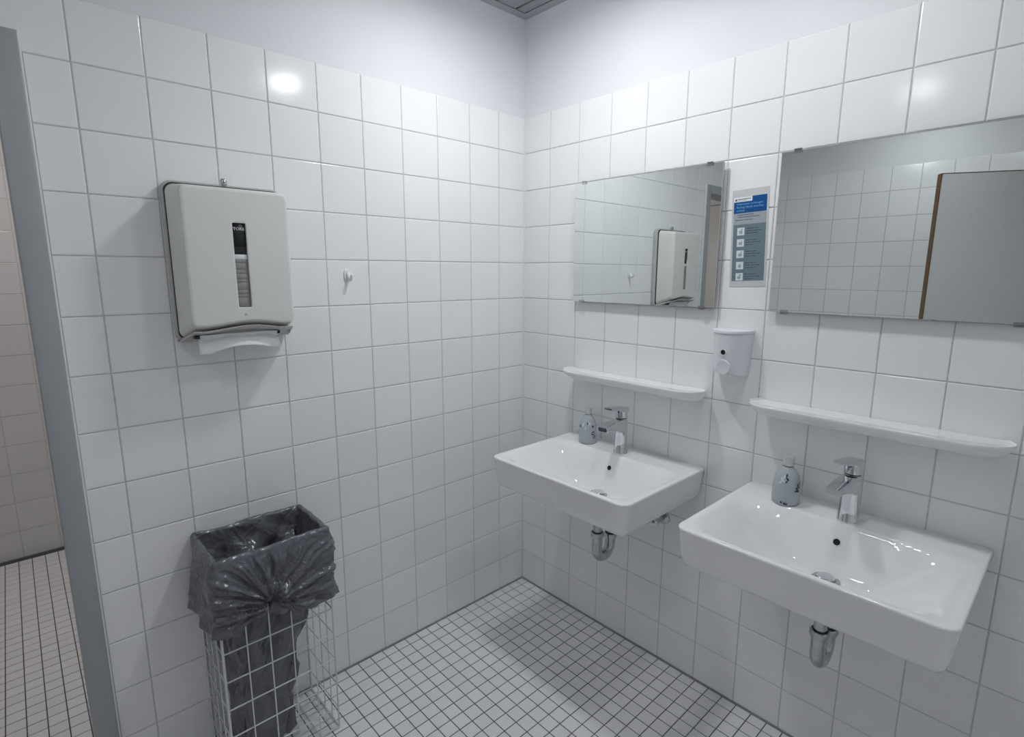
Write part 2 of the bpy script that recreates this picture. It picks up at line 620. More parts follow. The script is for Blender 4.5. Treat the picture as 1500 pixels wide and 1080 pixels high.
def door_leaf(name, hinge, ang, length, top, m, label, mirrored=False):
    root = empty(name, (hinge[0], hinge[1], 0))
    root.rotation_euler = (0, 0, ang)
    tag(root, label, 'door')
    t = 0.0235
    link('panel', rbox_mesh('panel', 0.0, length - 0.004, -t + 0.001, t - 0.001, 0.012, top - 0.004, 0.001, 1), m, root)
    link('edge_band', MB().box(length - 0.0035, length, -t, t, 0.012, top).mesh('edge_band'), 'brown', root)
    link('edge_band', MB().box(0.0, length - 0.0035, -t, t, top - 0.0038, top).mesh('edge_band'), 'brown', root)
    for s in (-1, 1):
        h = MB().lathe([(0.024, 0), (0.024, 0.008)], seg=20)
        h.tube([(0, 0, 0.004), (0, 0, 0.05), (-0.015, 0, 0.058), (-0.12, 0, 0.058)], 0.009, 10)
        me = h.mesh('handle', angle=40)
        o = link('handle', me, 'chrome_worn', root, (length - 0.06, s * t, 1.05), (R(-90 * s), 0, 0) if s > 0 else (R(90), 0, 0))
    return root


# leaf standing ajar in the wall opposite the basins: free edge at (-1.998, -1.096)
ang = R(60)
Lf = 0.74
fx, fy = -1.998, -1.096
leaf2 = door_leaf('door_leaf', (fx - Lf * math.cos(ang), fy - Lf * math.sin(ang)), ang, Lf, 1.985, 'leaf',
                  'pale grey door leaf with brown wooden edge, ajar, reflected in the right mirror')
leaf1 = door_leaf('door_leaf', (XB + 0.045, 0.16), R(90), 0.70, 1.975, 'leaf_warm',
                  'beige door leaf with brown edge, reflected at the right end of the left mirror')

# space behind door_2
mb = MB()
mb.box(XB - 1.3, XB - 1.2, -2.6, -0.4, -0.05, 2.6)
mb.box(XB - 1.3, XB - 0.12, -0.5, -0.4, -0.05, 2.6)
mb.box(XB - 1.3, XB - 0.12, -2.6, -2.5, -0.05, 2.6)
mb.box(XB - 1.3, XB - 0.12, -2.6, -0.4, 2.5, 2.6)
mb.box(XB - 1.3, XB - 0.1, -2.6, -0.4, -0.06, -0.0005)
corr = link('wall_corridor', mb.mesh('wall_corridor'), 'back_wall_plain')
struct(corr, 'plain white corridor behind the ajar door leaf', 'wall')

# ------------------------------------------------------------------ room beyond the left door
NX0, NX1, NY = -2.75, -0.9, 1.895
mb = MB()
mb.box(NX0 - 0.1, NX1 + 0.1, NY + ins, NY + 0.1, -0.05, 2.6)
mb.box(NX0 - 0.1, NX0, 0.12, NY + ins, -0.05, 2.6)
mb.box(NX1, NX1 + 0.1, 0.12, NY + ins, -0.05, 2.6)
wall_next = link('wall_next_room', mb.mesh('wall_next_room'), 'plaster')
struct(wall_next, 'tiled wall of the room seen through the left doorway', 'wall')
link('grout', MB().box(NX0, NX1, NY + 0.002, NY + 0.006, 0.0, TOP).mesh('grout'), 'grout', wall_next)
us = [NX1] + [-1.03 - k * PITCH_T for k in range(12)] + [NX0]
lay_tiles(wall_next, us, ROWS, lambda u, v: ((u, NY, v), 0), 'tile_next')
ceil2 = link('ceiling_next_room', MB().box(NX0, NX1, 0.12, NY + 0.01, CEIL, CEIL + 0.1).mesh('ceiling_next_room'), 'back_wall_plain')
struct(ceil2, 'white ceiling of the room behind the left doorway', 'ceiling')
floor2 = link('floor_next_room', MB().box(NX0 - 0.05, NX1 + 0.05, 0.06, NY + 0.05, -0.06, -0.0016).mesh('floor_next_room'), 'floor_grout')
struct(floor2, 'mosaic tile floor seen through the left doorway', 'floor')
xs2 = [-1.657 + 0.0519 * k for k in range(14, 0, -1)] + [-1.657 - 0.0519 * k for k in range(21)]
ys2 = [0.0 + FP * k for k in range(0, 37)]
print('next floor tiles', lay_mosaic(floor2, xs2, ys2, lambda c: -1.95 < c[0] < -1.6))
o = link('trim_3', MB().box(NX0, NX1, NY - 0.006, NY, 0.0, 0.005).mesh('trim_3'), 'silicone')
struct(o, 'dark sealant joint at the foot of the far wall in the doorway', 'trim')


# ------------------------------------------------------------------ lamps
def lamp(loc, power, color, label, z=LAMP_Z, group=None):
    root = empty('ceiling_downlight', (loc[0], loc[1], CEIL))
    tag(root, label, 'lamp', group)
    h = z - CEIL
    ring = MB().lathe([(0.080, 0.004), (0.086, 0.0), (0.086, h + 0.012), (0.082, h + 0.007), (0.060, h + 0.007)], seg=40)
    link('housing', ring.mesh('housing', angle=40), 'lamp_ring', root)
    m = mat('opal_drum', (0.9, 0.9, 0.9), 0.3, emit=color, emit_s=power)
    drum = MB().lathe([(0.069, h + 0.009), (0.070, h + 0.008), (0.070, h + 0.002), (0.068, h)], seg=40)
    link('diffuser', drum.mesh('diffuser', angle=40), m, root)
    return root


lamp(LAMPS[0][0], LAMPS[0][1], LAMP_COLOR, 'round ceiling downlight nearest the corner, above the left basin')
lamp(LAMPS[1][0], LAMPS[1][1], LAMP_COLOR, 'round ceiling downlight above the right basin')
lamp(LAMPS[2][0], LAMPS[2][1], LAMP_COLOR, 'round ceiling downlight by the wall opposite the basins')
lamp(NEXT_LAMP[0], NEXT_LAMP[1], NEXT_COLOR, 'round ceiling downlight in the room behind the left doorway')


# ------------------------------------------------------------------ washbasins
RIM = 0.815
W2 = 0.2975
DEP = 0.463
DRX = -0.205


def basin_outline(inset, hw, front, back, rf, rb, nf=10, ns=22):
    """outline in local (x, y): x from back (0) to front (negative); counter-clockwise from back right"""
    hw -= inset
    front += inset
    pts = []
    rf = max(rf - inset, 0.004)
    corners = [(back - rb, -hw + rb, rb, -90 + 90, -90), (front + rf, -hw + rf, rf, -90, -180), (front + rf, hw - rf, rf, 180, 90), (back - rb, hw - rb, rb, 90, 0)]
    for q, (cx, cy, r, a0, a1) in enumerate(corners):
        for k in range(nf + 1):
            a = R(a0 + (a1 - a0) * k / nf)
            pts.append((cx + r * math.cos(a), cy + r * math.sin(a)))
        nx, ny, nr, na0, _ = corners[(q + 1) % 4]
        e = (nx + nr * math.cos(R(na0)), ny + nr * math.sin(R(na0)))
        s = pts[-1]
        for k in range(1, ns):
            pts.append((s[0] + (e[0] - s[0]) * k / ns, s[1] + (e[1] - s[1]) * k / ns))
    return pts


def bowl_z(x, y):
    ff = smooth((x + DEP - 0.013) / 0.085)
    tb = max(0.0, min(1.0, (-0.118 - x) / 0.080))
    fb = 0.45 * smooth(tb) + 0.55 * math.sin(tb * math.pi / 2)
    t = max(0.0, min(1.0, (W2 - 0.016 - abs(y)) / 0.205))
    fy = 0.55 * smooth(t) + 0.45 * math.sin(t * math.pi / 2)
    return -0.132 * ff * fb * fy


def make_basin():
    root = empty('washbasin', (0, 0, 0))
    mb = MB()
    o0 = basin_outline(0, W2, -DEP, -0.001, 0.032, 0.010)
    rings = []
    # underside to outer wall
    cx, cy = -0.2, 0.0
    for s, z in ((0.02, -0.158), (0.35, -0.157), (0.62, -0.140), (0.80, -0.122)):
        rings.append([(cx + (px - cx) * s, cy + (py - cy) * s, z) for px, py in o0])
    for i, z in ((0.034, -0.116), (0.022, -0.110), (0.014, -0.098), (0.010, -0.08), (0.005, -0.04), (0.001, -0.010), (0.0, -0.006)):
        rings.append([(px, py, z) for px, py in basin_outline(i, W2, -DEP, -0.001, 0.034, 0.010)])
    for i, z in ((0.0003, -0.0035), (0.0013, -0.0013), (0.003, -0.0003)):
        rings.append([(px, py, z) for px, py in basin_outline(i, W2, -DEP, -0.001, 0.032, 0.010)])
    base = basin_outline(0.005, W2, -DEP, -0.001, 0.032, 0.010)
    n = 46
    for k in range(n + 1):
        t = (k / n)
        s = 1 - t * 0.955
        ring = []
        for px, py in base:
            x = DRX + (px - DRX) * s
            y = py * s
            ring.append((x, y, bowl_z(x, y)))
        rings.append(ring)
    mb.rings(rings, True, True, True)
    me = mb.mesh('basin', angle=60)
    link('basin', me, 'ceramic', root, (0, 0, 0))
    # overflow hole
    ox = -0.142
    oz = bowl_z(ox, 0)
    slope = (bowl_z(ox + 0.004, 0) - bowl_z(ox - 0.004, 0)) / 0.008
    a = math.atan(slope)
    nrm = Vector((-math.sin(a), 0, math.cos(a)))
    h = MB().lathe([(0.0, -0.012), (0.0085, -0.012), (0.0085, 0.0012), (0.0, 0.0012)], seg=24)
    me = h.mesh('overflow_hole', angle=40)
    q = nrm.to_track_quat('Z', 'Y').to_euler()
    tag(link('overflow_hole', me, 'black', root, (ox, 0, oz), q), 'round black overflow hole')
    h = MB().rings([[(r * math.cos(t), r * math.sin(t), z) for t in [2 * math.pi * k / 24 for k in range(24)]]
                    for r, z in ((0.0085, 0.0005), (0.0087, 0.0022), (0.0098, 0.0022), (0.0105, 0.0002))])
    tag(link('overflow_ring', h.mesh('overflow_ring', angle=50), 'ceramic', root, (ox, 0, oz), q), None)
    # drain
    d = MB().lathe([(0.034, -0.004), (0.034, 0.003), (0.031, 0.0055), (0.024, 0.0045), (0.022, 0.002)], seg=36)
    dr = link('drain', d.mesh('drain', angle=40), 'chrome_worn', root, (DRX, 0, bowl_z(DRX, 0) + 0.001))
    d = MB().lathe([(0.0215, 0.002), (0.0215, 0.010), (0.019, 0.0125), (0.004, 0.0135)], seg=36)
    link('plug', d.mesh('plug', angle=40), 'chrome', dr)
    # sealant against the wall
    sl = MB().tube([(-0.0012, -W2 + 0.012, -0.001), (-0.0012, W2 - 0.012, -0.001)], 0.0032, 8)
    for s in (-1, 1):
        sl.tube([(-0.0012, s * (W2 - 0.008), -0.001), (-0.0012, s * (W2 + 0.001), -0.012), (-0.0012, s * (W2 - 0.001), -0.030)], 0.003, 8)
    link('sealant', sl.mesh('sealant', angle=60), 'white_silicone', root)
    return root


BASINS = [-0.607, -1.357]
b1 = make_basin()
b1.location = (-0.0015, BASINS[0], RIM)
tag(b1, 'white rectangular washbasin nearer the corner, under the left mirror', 'washbasin', 'wall-hung washbasins')
b2 = copy_tree(b1)
b2.location = (-0.0015, BASINS[1], RIM)
tag(b2, 'white rectangular washbasin under the right mirror, nearest the viewer', 'washbasin', 'wall-hung washbasins')


def make_faucet():
    root = empty('faucet', (0, 0, 0))
    body = MB().lathe([(0.0, 0.0), (0.0265, 0.0), (0.0268, 0.003), (0.0252, 0.006), (0.0238, 0.05), (0.0226, 0.10), (0.0222, 0.130), (0.0208, 0.1325)], seg=40)
    link('body', body.mesh('body', angle=35), 'chrome', root)
    # spout: flat-topped tapering arm
    secs = []
    for x, hw, zt, zb in ((0.004, 0.0212, 0.1310, 0.076), (-0.022, 0.0212, 0.1320, 0.082), (-0.050, 0.0205, 0.1300, 0.0950),
                          (-0.085, 0.0200, 0.1260, 0.1010), (-0.114, 0.0192, 0.1215, 0.1020), (-0.121, 0.0180, 0.1195, 0.1050)):
        hh = (zt - zb) / 2
        zc = (zt + zb) / 2
        secs.append([(x, p[0], zc + p[1]) for p in rr(hw, hh, min(hh * 0.6, 0.006), 4, 3)])
    sp = MB().rings(secs, True, True, True)
    link('spout', sp.mesh('spout', angle=40), 'chrome', root)
    ae = MB().lathe([(0.0, 0.0), (0.0105, 0.0), (0.0115, 0.003), (0.0115, 0.012)], seg=28)
    tag(link('aerator', ae.mesh('aerator', angle=40), 'chrome_worn', root, (-0.101, 0, 0.1015)), 'dark outlet under the spout tip')
    ga = MB().lathe([(0.0195, 0.128), (0.0195, 0.138)], seg=36)
    link('gap_ring', ga.mesh('gap_ring', angle=40), 'black_plastic', root)
    hd = MB().lathe([(0.019, 0.1355), (0.0222, 0.1362), (0.0225, 0.15), (0.0222, 0.168), (0.019, 0.1722)], seg=40)
    hd_o = link('handle', hd.mesh('handle', angle=35), 'chrome', root)
    secs = []
    for x, hw, zt, th in ((0.0235, 0.0165, 0.1690, 0.012), (0.016, 0.0210, 0.1740, 0.020), (-0.004, 0.0225, 0.1770, 0.024), (-0.024, 0.0222, 0.1790, 0.017),
                          (-0.050, 0.0215, 0.1815, 0.0105), (-0.080, 0.0200, 0.1840, 0.0075), (-0.092, 0.0165, 0.1848, 0.0055)):
        secs.append([(x, p[0], zt - th / 2 + p[1]) for p in rr(hw, th / 2, th * 0.45, 4, 3)])
    lv = MB().rings(secs, True, True, True)
    link('lever', lv.mesh('lever', angle=40), 'chrome', hd_o)
    dot = MB().lathe([(0.0, 0.0), (0.0035, 0.0), (0.0032, 0.0012)], seg=16)
    link('marker', dot.mesh('marker'), 'sign_blue', hd_o, (-0.0225, 0, 0.158), (0, R(-90), 0))
    return root


f1 = make_faucet()
f1.location = (-0.080, BASINS[0], RIM)
f1.rotation_euler = (0, 0, R(3))
tag(f1, 'chrome single-lever faucet on the basin nearer the corner', 'faucet', 'basin faucets')
f2 = copy_tree(f1)
f2.location = (-0.086, BASINS[1] - 0.004, RIM)
f2.rotation_euler = (0, 0, R(-5))
tag(f2, 'chrome single-lever faucet on the basin nearest the viewer', 'faucet', 'basin faucets')


def make_trap():
    root = empty('drain_trap', (0, 0, 0))
    x0, x1 = -0.203, -0.122
    t = MB().tube([(x0, 0, 0.656), (x0, 0, 0.53)], 0.0165, 20)
    link('tailpipe', t.mesh('tailpipe', angle=40), 'chrome_worn', root)
    rad = (x1 - x0) / 2
    zc = 0.470
    pts = [(x0, 0, 0.535)] + [(x0 + rad - rad * math.cos(a), 0, zc - rad * math.sin(a)) for a in [math.pi * k / 16 for k in range(17)]] + [(x1, 0, 0.505)]
    u = MB().tube(pts, 0.0190, 20)
    link('u_bend', u.mesh('u_bend', angle=60), 'chrome_worn', root)
    for x, z in ((x0, 0.528), (x1, 0.498)):
        nprof = [(0.018, -0.011), (0.0225, -0.010), (0.0245, -0.004), (0.0245, 0.007), (0.0225, 0.010), (0.0175, 0.011)]
        n = MB().lathe(nprof, (x, 0, z), seg=28)
        nut = link('coupling_nut', n.mesh('coupling_nut', angle=30), 'chrome_worn', root)
        gk = MB().lathe([(0.0178, 0.0105), (0.0195, 0.0105), (0.0195, 0.0125), (0.0178, 0.0125)], (x, 0, z), seg=28)
        link('gasket', gk.mesh('gasket'), 'black_plastic', nut)
    pts = [(x1, 0, 0.50)] + [(x1, 0, 0.555)] + [(x1 + 0.03 - 0.03 * math.cos(a), 0, 0.555 + 0.03 * math.sin(a)) for a in [math.pi / 2 * k / 8 for k in range(1, 9)]] + [(-0.0005, 0, 0.585)]
    w = MB().tube(pts, 0.0155, 18)
    link('outlet_pipe', w.mesh('outlet_pipe', angle=60), 'chrome_worn', root)
    fl = MB().lathe([(0.0, 0.0), (0.036, 0.0), (0.034, 0.006), (0.0165, 0.012)], seg=32)
    link('wall_flange', fl.mesh('wall_flange', angle=40), 'chrome_worn', root, (-0.0003, 0, 0.585), (0, R(-90), 0))
    return root


t1 = make_trap()
t1.location = (0, BASINS[0], 0)
tag(t1, 'chrome u-shaped drain trap under the basin nearer the corner', 'drain trap', 'drain traps')
t2 = copy_tree(t1)
t2.location = (0, BASINS[1], 0)
tag(t2, 'chrome u-shaped drain trap under the basin nearest the viewer', 'drain trap', 'drain traps')


def make_valve():
    root = empty('angle_valve', (0, 0, 0))
    fl = MB().lathe([(0.0, 0.0), (0.026, 0.0), (0.0245, 0.005), (0.011, 0.009)], seg=28)
    link('wall_flange', fl.mesh('wall_flange', angle=40), 'chrome_worn', root, (-0.0003, 0, 0), (0, R(-90), 0))
    b = MB().tube([(-0.004, 0, 0), (-0.058, 0, 0)], 0.011, 18)
    b.tube([(-0.040, 0, 0), (-0.040, 0, 0.030)], 0.009, 16)
    link('valve_body', b.mesh('valve_body', angle=40), 'chrome_worn', root)
    k = MB().lathe([(0.0, 0.0), (0.014, 0.0), (0.017, 0.004), (0.017, 0.016), (0.014, 0.019), (0.0, 0.020)], seg=24)
    link('knob', k.mesh('knob', angle=30), 'chrome', root, (-0.056, 0, 0), (0, R(-90), 0))
    h = MB().tube([(-0.040, 0, 0.03), (-0.040, 0, 0.045), (-0.050, 0.01, 0.062), (-0.070, 0.04, 0.070), (-0.085, 0.09, 0.071)], 0.0045, 10)
    link('hose', h.mesh('hose', angle=60), 'chrome_worn', root)
    return root


v1 = make_valve()
v1.location = (0, BASINS[0] - 0.148, 0.583)
tag(v1, 'small chrome angle valve on the tiles behind the left drain trap', 'valve', 'angle valves')
v2 = copy_tree(v1)
v2.location = (0, BASINS[1] - 0.110, 0.575)
tag(v2, 'small chrome angle valve on the tiles behind the right drain trap', 'valve', 'angle valves')

# ------------------------------------------------------------------ mirrors
def make_mirror():
    root = empty('mirror', (0, 0, 0))
    x0, x1 = -0.021, -0.016
    hw, hh = 0.30, 0.2255
    link('backing', MB().box(x0 + 0.0004, x1, -hw, hw, -hh, hh).mesh('backing'), 'mirror_edge', root)
    bv = 0.0012
    v = [(x0 + 0.0003, -hw, -hh), (x0 + 0.0003, hw, -hh), (x0 + 0.0003, hw, hh), (x0 + 0.0003, -hw, hh),
         (x0, -hw + bv, -hh + bv), (x0, hw - bv, -hh + bv), (x0, hw - bv, hh - bv), (x0, -hw + bv, hh - bv)]
    link('glass', MB().add(v, [(4, 5, 6, 7), (0, 1, 5, 4), (1, 2, 6, 5), (2, 3, 7, 6), (3, 0, 4, 7)]).mesh('glass'), 'mirror', root)
    for sy in (-1, 1):
        for sz in (-1, 1):
            y = sy * (hw - 0.045)
            c = MB().box(-0.0235, -0.0205, y - 0.010, y + 0.010, sz * hh - 0.006, sz * hh + 0.006)
            c.box(-0.0235, 0.0, y - 0.008, y + 0.008, sz * (hh + 0.0005), sz * (hh + 0.0032))
            link('clip', c.mesh('clip'), 'chrome_worn', root)
    return root


m1 = make_mirror()
m1.location = (0, -0.607, 1.588)
tag(m1, 'frameless wall mirror reflecting the paper towel dispenser', 'mirror', 'wall mirrors')
m2 = copy_tree(m1)
m2.location = (0, -1.3775, 1.588)
tag(m2, 'frameless wall mirror reflecting a door with a brown edge', 'mirror', 'wall mirrors')


# ------------------------------------------------------------------ porcelain shelves
def make_shelf():
    root = empty('wall_shelf', (0, 0, 0))
    hw, dep = 0.304, 0.122

    def outline(s, inner=False):
        pts = []
        n = 16
        e, f = 0.050, 0.085          # end bulge: from the wall outwards, then round to the front
        half = [(0.0, hw - 0.030)]
        for k in range(1, n + 1):
            a = math.pi / 2 * k / n
            half.append((-e * math.sin(a) ** 1.0 * (a / (math.pi / 2)) ** 0.2, hw - 0.030 * (1 - math.sin(a))))
        for k in range(1, n + 1):
            a = math.pi / 2 * k / n
            half.append((-e - (dep - e) * math.sin(a), hw - f * (1 - math.cos(a))))
        y1 = hw - f
        mid = [(-dep, y1 - 2 * y1 * k / 16) for k in range(1, 16)]
        full = half + mid + [(x_, -y_) for x_, y_ in reversed(half)]
        x_b = -0.007 if inner else 0.0
        return [(x_b + (x_ - x_b) * s if x_ < x_b else x_, y_ * (1 - 0.20 * (1 - s))) for x_, y_ in full]
    rings = []
    flat = lambda x_, z_: z_ if z_ < 0 else -0.0015 + (z_ + 0.0015) * smooth(-x_ / 0.018)
    for s, z in ((0.10, -0.048), (0.40, -0.042), (0.62, -0.033), (0.80, -0.022), (0.92, -0.012), (0.975, -0.006), (0.996, -0.002), (1.0, 0.001), (0.997, 0.0035),
                 (0.988, 0.0045)):
        rings.append([(px, py, flat(px, z)) for px, py in outline(s)])
    for s, z in ((0.965, 0.0038), (0.950, 0.0012), (0.925, -0.0012), (0.5, -0.0015)):
        rings.append([(px, py, -0.0015 + (z + 0.0015) * smooth(-px / 0.018)) for px, py in outline(s)])
    me = MB().rings(rings, True, True, True).mesh('tray', angle=50)
    link('tray', me, 'ceramic', root)
    return root


s1 = make_shelf()
s1.location = (-0.0005, -0.607, 1.090)
tag(s1, 'white porcelain shelf under the left mirror', 'shelf', 'porcelain shelves')
s2 = copy_tree(s1)
s2.location = (-0.0005, -1.362, 1.090)
tag(s2, 'white porcelain shelf under the right mirror', 'shelf', 'porcelain shelves')


# ------------------------------------------------------------------ soap bottles
def make_bottle(kind):
    root = empty('soap_bottle', (0, 0, 0))
    if kind == 0:
        prof = [(0.0, 0.0), (0.030, 0.0), (0.034, 0.003), (0.0345, 0.012), (0.034, 0.045), (0.0335, 0.066), (0.031, 0.080), (0.025, 0.095), (0.018, 0.107), (0.0125, 0.113), (0.0115, 0.118)]
        cap = [(0.0, 0.116), (0.0135, 0.116), (0.0138, 0.118), (0.0138, 0.137), (0.0128, 0.1395), (0.0, 0.1395)]
    else:
        prof = [(0.0, 0.0), (0.031, 0.0), (0.0355, 0.004), (0.037, 0.015), (0.0375, 0.045), (0.0365, 0.065), (0.032, 0.083), (0.025, 0.097), (0.0165, 0.107), (0.0125, 0.111), (0.012, 0.116)]
        cap = [(0.0, 0.114), (0.0150, 0.114), (0.0154, 0.1165), (0.0154, 0.138), (0.0142, 0.1405), (0.0, 0.1405)]
    b = MB().lathe(prof, seg=40)
    body = link('body', b.mesh('body', angle=50), 'bottle', root)
    c = MB().lathe(cap, seg=32)
    link('cap', c.mesh('cap', angle=30), 'cap', root)
    cr = MB().lathe([(cap[1][0] - 0.001, cap[0][1] - 0.002), (cap[1][0] - 0.001, cap[0][1])], seg=32)
    link('cap_ring', cr.mesh('cap_ring'), 'black_plastic', root)

    def rad(z):
        for (r0, z0), (r1, z1) in zip(prof[1:], prof[2:]):
            if z0 <= z <= z1 and z1 > z0:
                return r0 + (r1 - r0) * (z - z0) / (z1 - z0)
        return 0.03
    # printed leaves: thin curved patches on the body
    def leaf(a, z, w, h, tilt, m):
        p = MB()
        n = 5
        vs = []
        fs = []
        for i in range(n + 1):
            t = i / n
            ww = w * math.sin(math.pi * min(max(t, 0.04), 0.96)) / 2
            for s in (-1, 1):
                du = s * ww * math.cos(tilt) + (t - 0.5) * h * math.sin(tilt)
                dz = (t - 0.5) * h * math.cos(tilt) - s * ww * math.sin(tilt)
                zz = z + dz
                r = rad(zz) + 0.0004
                aa = a + du / r
                vs.append((r * math.cos(aa), r * math.sin(aa), zz))
        for i in range(n):
            fs.append((2 * i, 2 * i + 1, 2 * i + 3, 2 * i + 2))
        link('leaf_print', p.add(vs, fs).mesh('leaf_print', True), m, body)
    view = math.atan2(-1.1, -1.6)       # side that faces the room
    if kind == 1:
        for da, z, w, h, ti in ((0.62, 0.064, 0.006, 0.012, 0.3), (0.75, 0.057, 0.007, 0.012, 1.2), (0.52, 0.055, 0.006, 0.011, -0.8), (0.60, 0.047, 0.007, 0.010, 1.7), (0.72, 0.047, 0.006, 0.010, -0.5),
                                (0.45, 0.048, 0.005, 0.010, 0.9), (0.82, 0.067, 0.004, 0.010, -0.2), (-0.30, 0.090, 0.005, 0.012, 0.2), (-0.22, 0.081, 0.006, 0.012, -0.7), (-0.30, 0.073, 0.005, 0.010, 0.6),
                                (-0.30, 0.008, 0.009, 0.008, 0.2), (-0.18, 0.007, 0.008, 0.007, 1.0), (-0.55, 0.010, 0.010, 0.005, 1.4)):
            leaf(view + da, z, w, h, ti, 'leafprint')
        for da, z, w, h, ti in ((-0.65, 0.079, 0.006, 0.014, -0.4), (-0.50, 0.086, 0.005, 0.012, 0.3), (-0.72, 0.070, 0.006, 0.012, 0.8), (-0.48, 0.074, 0.005, 0.012, -0.9)):
            leaf(view + da, z, w, h, ti, 'leafprint_light')
    else:
        for da, z, w, h, ti in ((-0.95, 0.070, 0.011, 0.010, 1.2), (0.70, 0.072, 0.010, 0.009, 0.4), (0.02, 0.083, 0.005, 0.010, 0.2), (0.72, 0.045, 0.016, 0.018, 0.7), (0.9, 0.030, 0.014, 0.016, 0.2)):
            leaf(view + da, z, w, h, ti, 'leafprint')
        for da, z, w, h, ti in ((-0.50, 0.077, 0.008, 0.016, 0.2), (0.28, 0.083, 0.007, 0.014, -0.4), (-0.2, 0.066, 0.004, 0.016, 0.1)):
            leaf(view + da, z, w, h, ti, 'leafprint_light')
    return root


bo1 = make_bottle(0)
bo1.location = (-0.076, -0.446, RIM)
tag(bo1, 'small blue soap bottle with silver cap beside the left faucet', 'bottle', 'soap bottles')
bo2 = make_bottle(1)
bo2.location = (-0.088, -1.199, RIM)
tag(bo2, 'pale blue soap bottle with dark leaf print beside the right faucet', 'bottle', 'soap bottles')


# ------------------------------------------------------------------ wall soap dispenser
def make_soap_dispenser():
    root = empty('soap_dispenser', (0, -0.975, 1.232))

    def sec(z, hw, dep, n=28):
        pts = [(-0.001, -hw)]
        for k in range(n + 1):
            a = math.pi * k / n
            ca, sa = math.cos(a), math.sin(a)
            e = 0.88
            px = -(0.006 + (dep - 0.006) * (abs(sa) ** e))
            py = -hw * (1 if ca > 0 else -1) * (abs(ca) ** e)
            pts.append((px, py, z))
        pts[0] = (-0.001, -hw, z)
        pts.append((-0.001, hw, z))
        return pts
    rings = []
    prof = [(-0.075, 0.0500, 0.070), (-0.068, 0.0510, 0.0725), (-0.03, 0.0535, 0.076), (0.02, 0.0565, 0.079), (0.058, 0.0590, 0.081)]
    for z, hw, d in prof:
        r = sec(z, hw, d)
        if z < -0.05:      # arched lower rim
            r = [(px, py, pz + 0.012 * math.cos(py / hw * math.pi / 2) * (1 if px < -0.03 else 0)) for px, py, pz in r]
        rings.append(r)
    link('housing', MB().rings(rings, True, True, True).mesh('housing', angle=45), 'white_plastic', root)
    rings = [sec(z, hw, d) for z, hw, d in ((0.0585, 0.0585, 0.080), (0.0590, 0.0603, 0.083), (0.0650, 0.0606, 0.0835), (0.0675, 0.0598, 0.0825), (0.0685, 0.056, 0.078))]
    link('lid', MB().rings(rings, True, True, True).mesh('lid', angle=45), 'white_plastic', root)
    w = MB().lathe([(0.0, 0.0), (0.0078, 0.0), (0.0078, 0.0015), (0.0, 0.0015)], seg=28)
    tag(link('sight_hole', w.mesh('sight_hole', angle=40), 'black', root, (-0.0775, 0.0, 0.001), (0, R(-90), 0)), 'round black sight hole')
    w = MB().rings([[(r * math.cos(t), r * math.sin(t), z) for t in [2 * math.pi * k / 28 for k in range(28)]]
                    for r, z in ((0.0078, 0.0), (0.0080, 0.003), (0.0095, 0.003), (0.0108, -0.001))])
    link('sight_hole_rim', w.mesh('sight_hole_rim', angle=50), 'white_plastic', root, (-0.0775, 0, 0.001), (0, R(-90), 0))
    b = MB().lathe([(0.0, 0.0), (0.0235, 0.0), (0.0235, 0.006), (0.0220, 0.0078), (0.018, 0.0072), (0.0, 0.0062)], seg=36)
    link('push_button', b.mesh('push_button', angle=30), 'white_plastic', root, (-0.0685, 0, -0.046), (0, R(-94), 0))
    nz = MB().tube([(-0.04, 0, -0.056), (-0.04, 0, -0.074)], 0.006, 14)
    link('nozzle', nz.mesh('nozzle', angle=40), 'white_plastic', root)
    tag(root, 'white wall soap dispenser with a round sight hole between the shelves', 'soap dispenser')
    return root


make_soap_dispenser()


# ------------------------------------------------------------------ hand washing notice between the mirrors
def text_mesh(txt, size):
    cu = bpy.data.curves.new('lettering', 'FONT')
    cu.body = txt
    cu.size = size
    cu.resolution_u = 2
    ob = bpy.data.objects.new('tmp', cu)
    COL.objects.link(ob)
    dg = bpy.context.evaluated_depsgraph_get()
    dg.update()
    me = bpy.data.meshes.new_from_object(ob.evaluated_get(dg))
    bpy.data.objects.remove(ob)
    return me


sign = empty('notice', (-0.0006, -0.993, 1.582))
tilt = R(2.2)
sign.matrix_world = Matrix.Translation((-0.0006, -0.993, 1.582)) @ Matrix.Rotation(-tilt, 4, 'X') @ Matrix(((0, 0, -1, 0), (-1, 0, 0, 0), (0, 1, 0, 0), (0, 0, 0, 1)))
tag(sign, 'laminated hand washing notice with blue heading between the mirrors', 'sign')


def sbox(nm, x0, x1, y0, y1, z0, z1, m, parent=sign):
    return link(nm, MB().box(x0, x1, y0, y1, z0, z1).mesh(nm), m, parent)


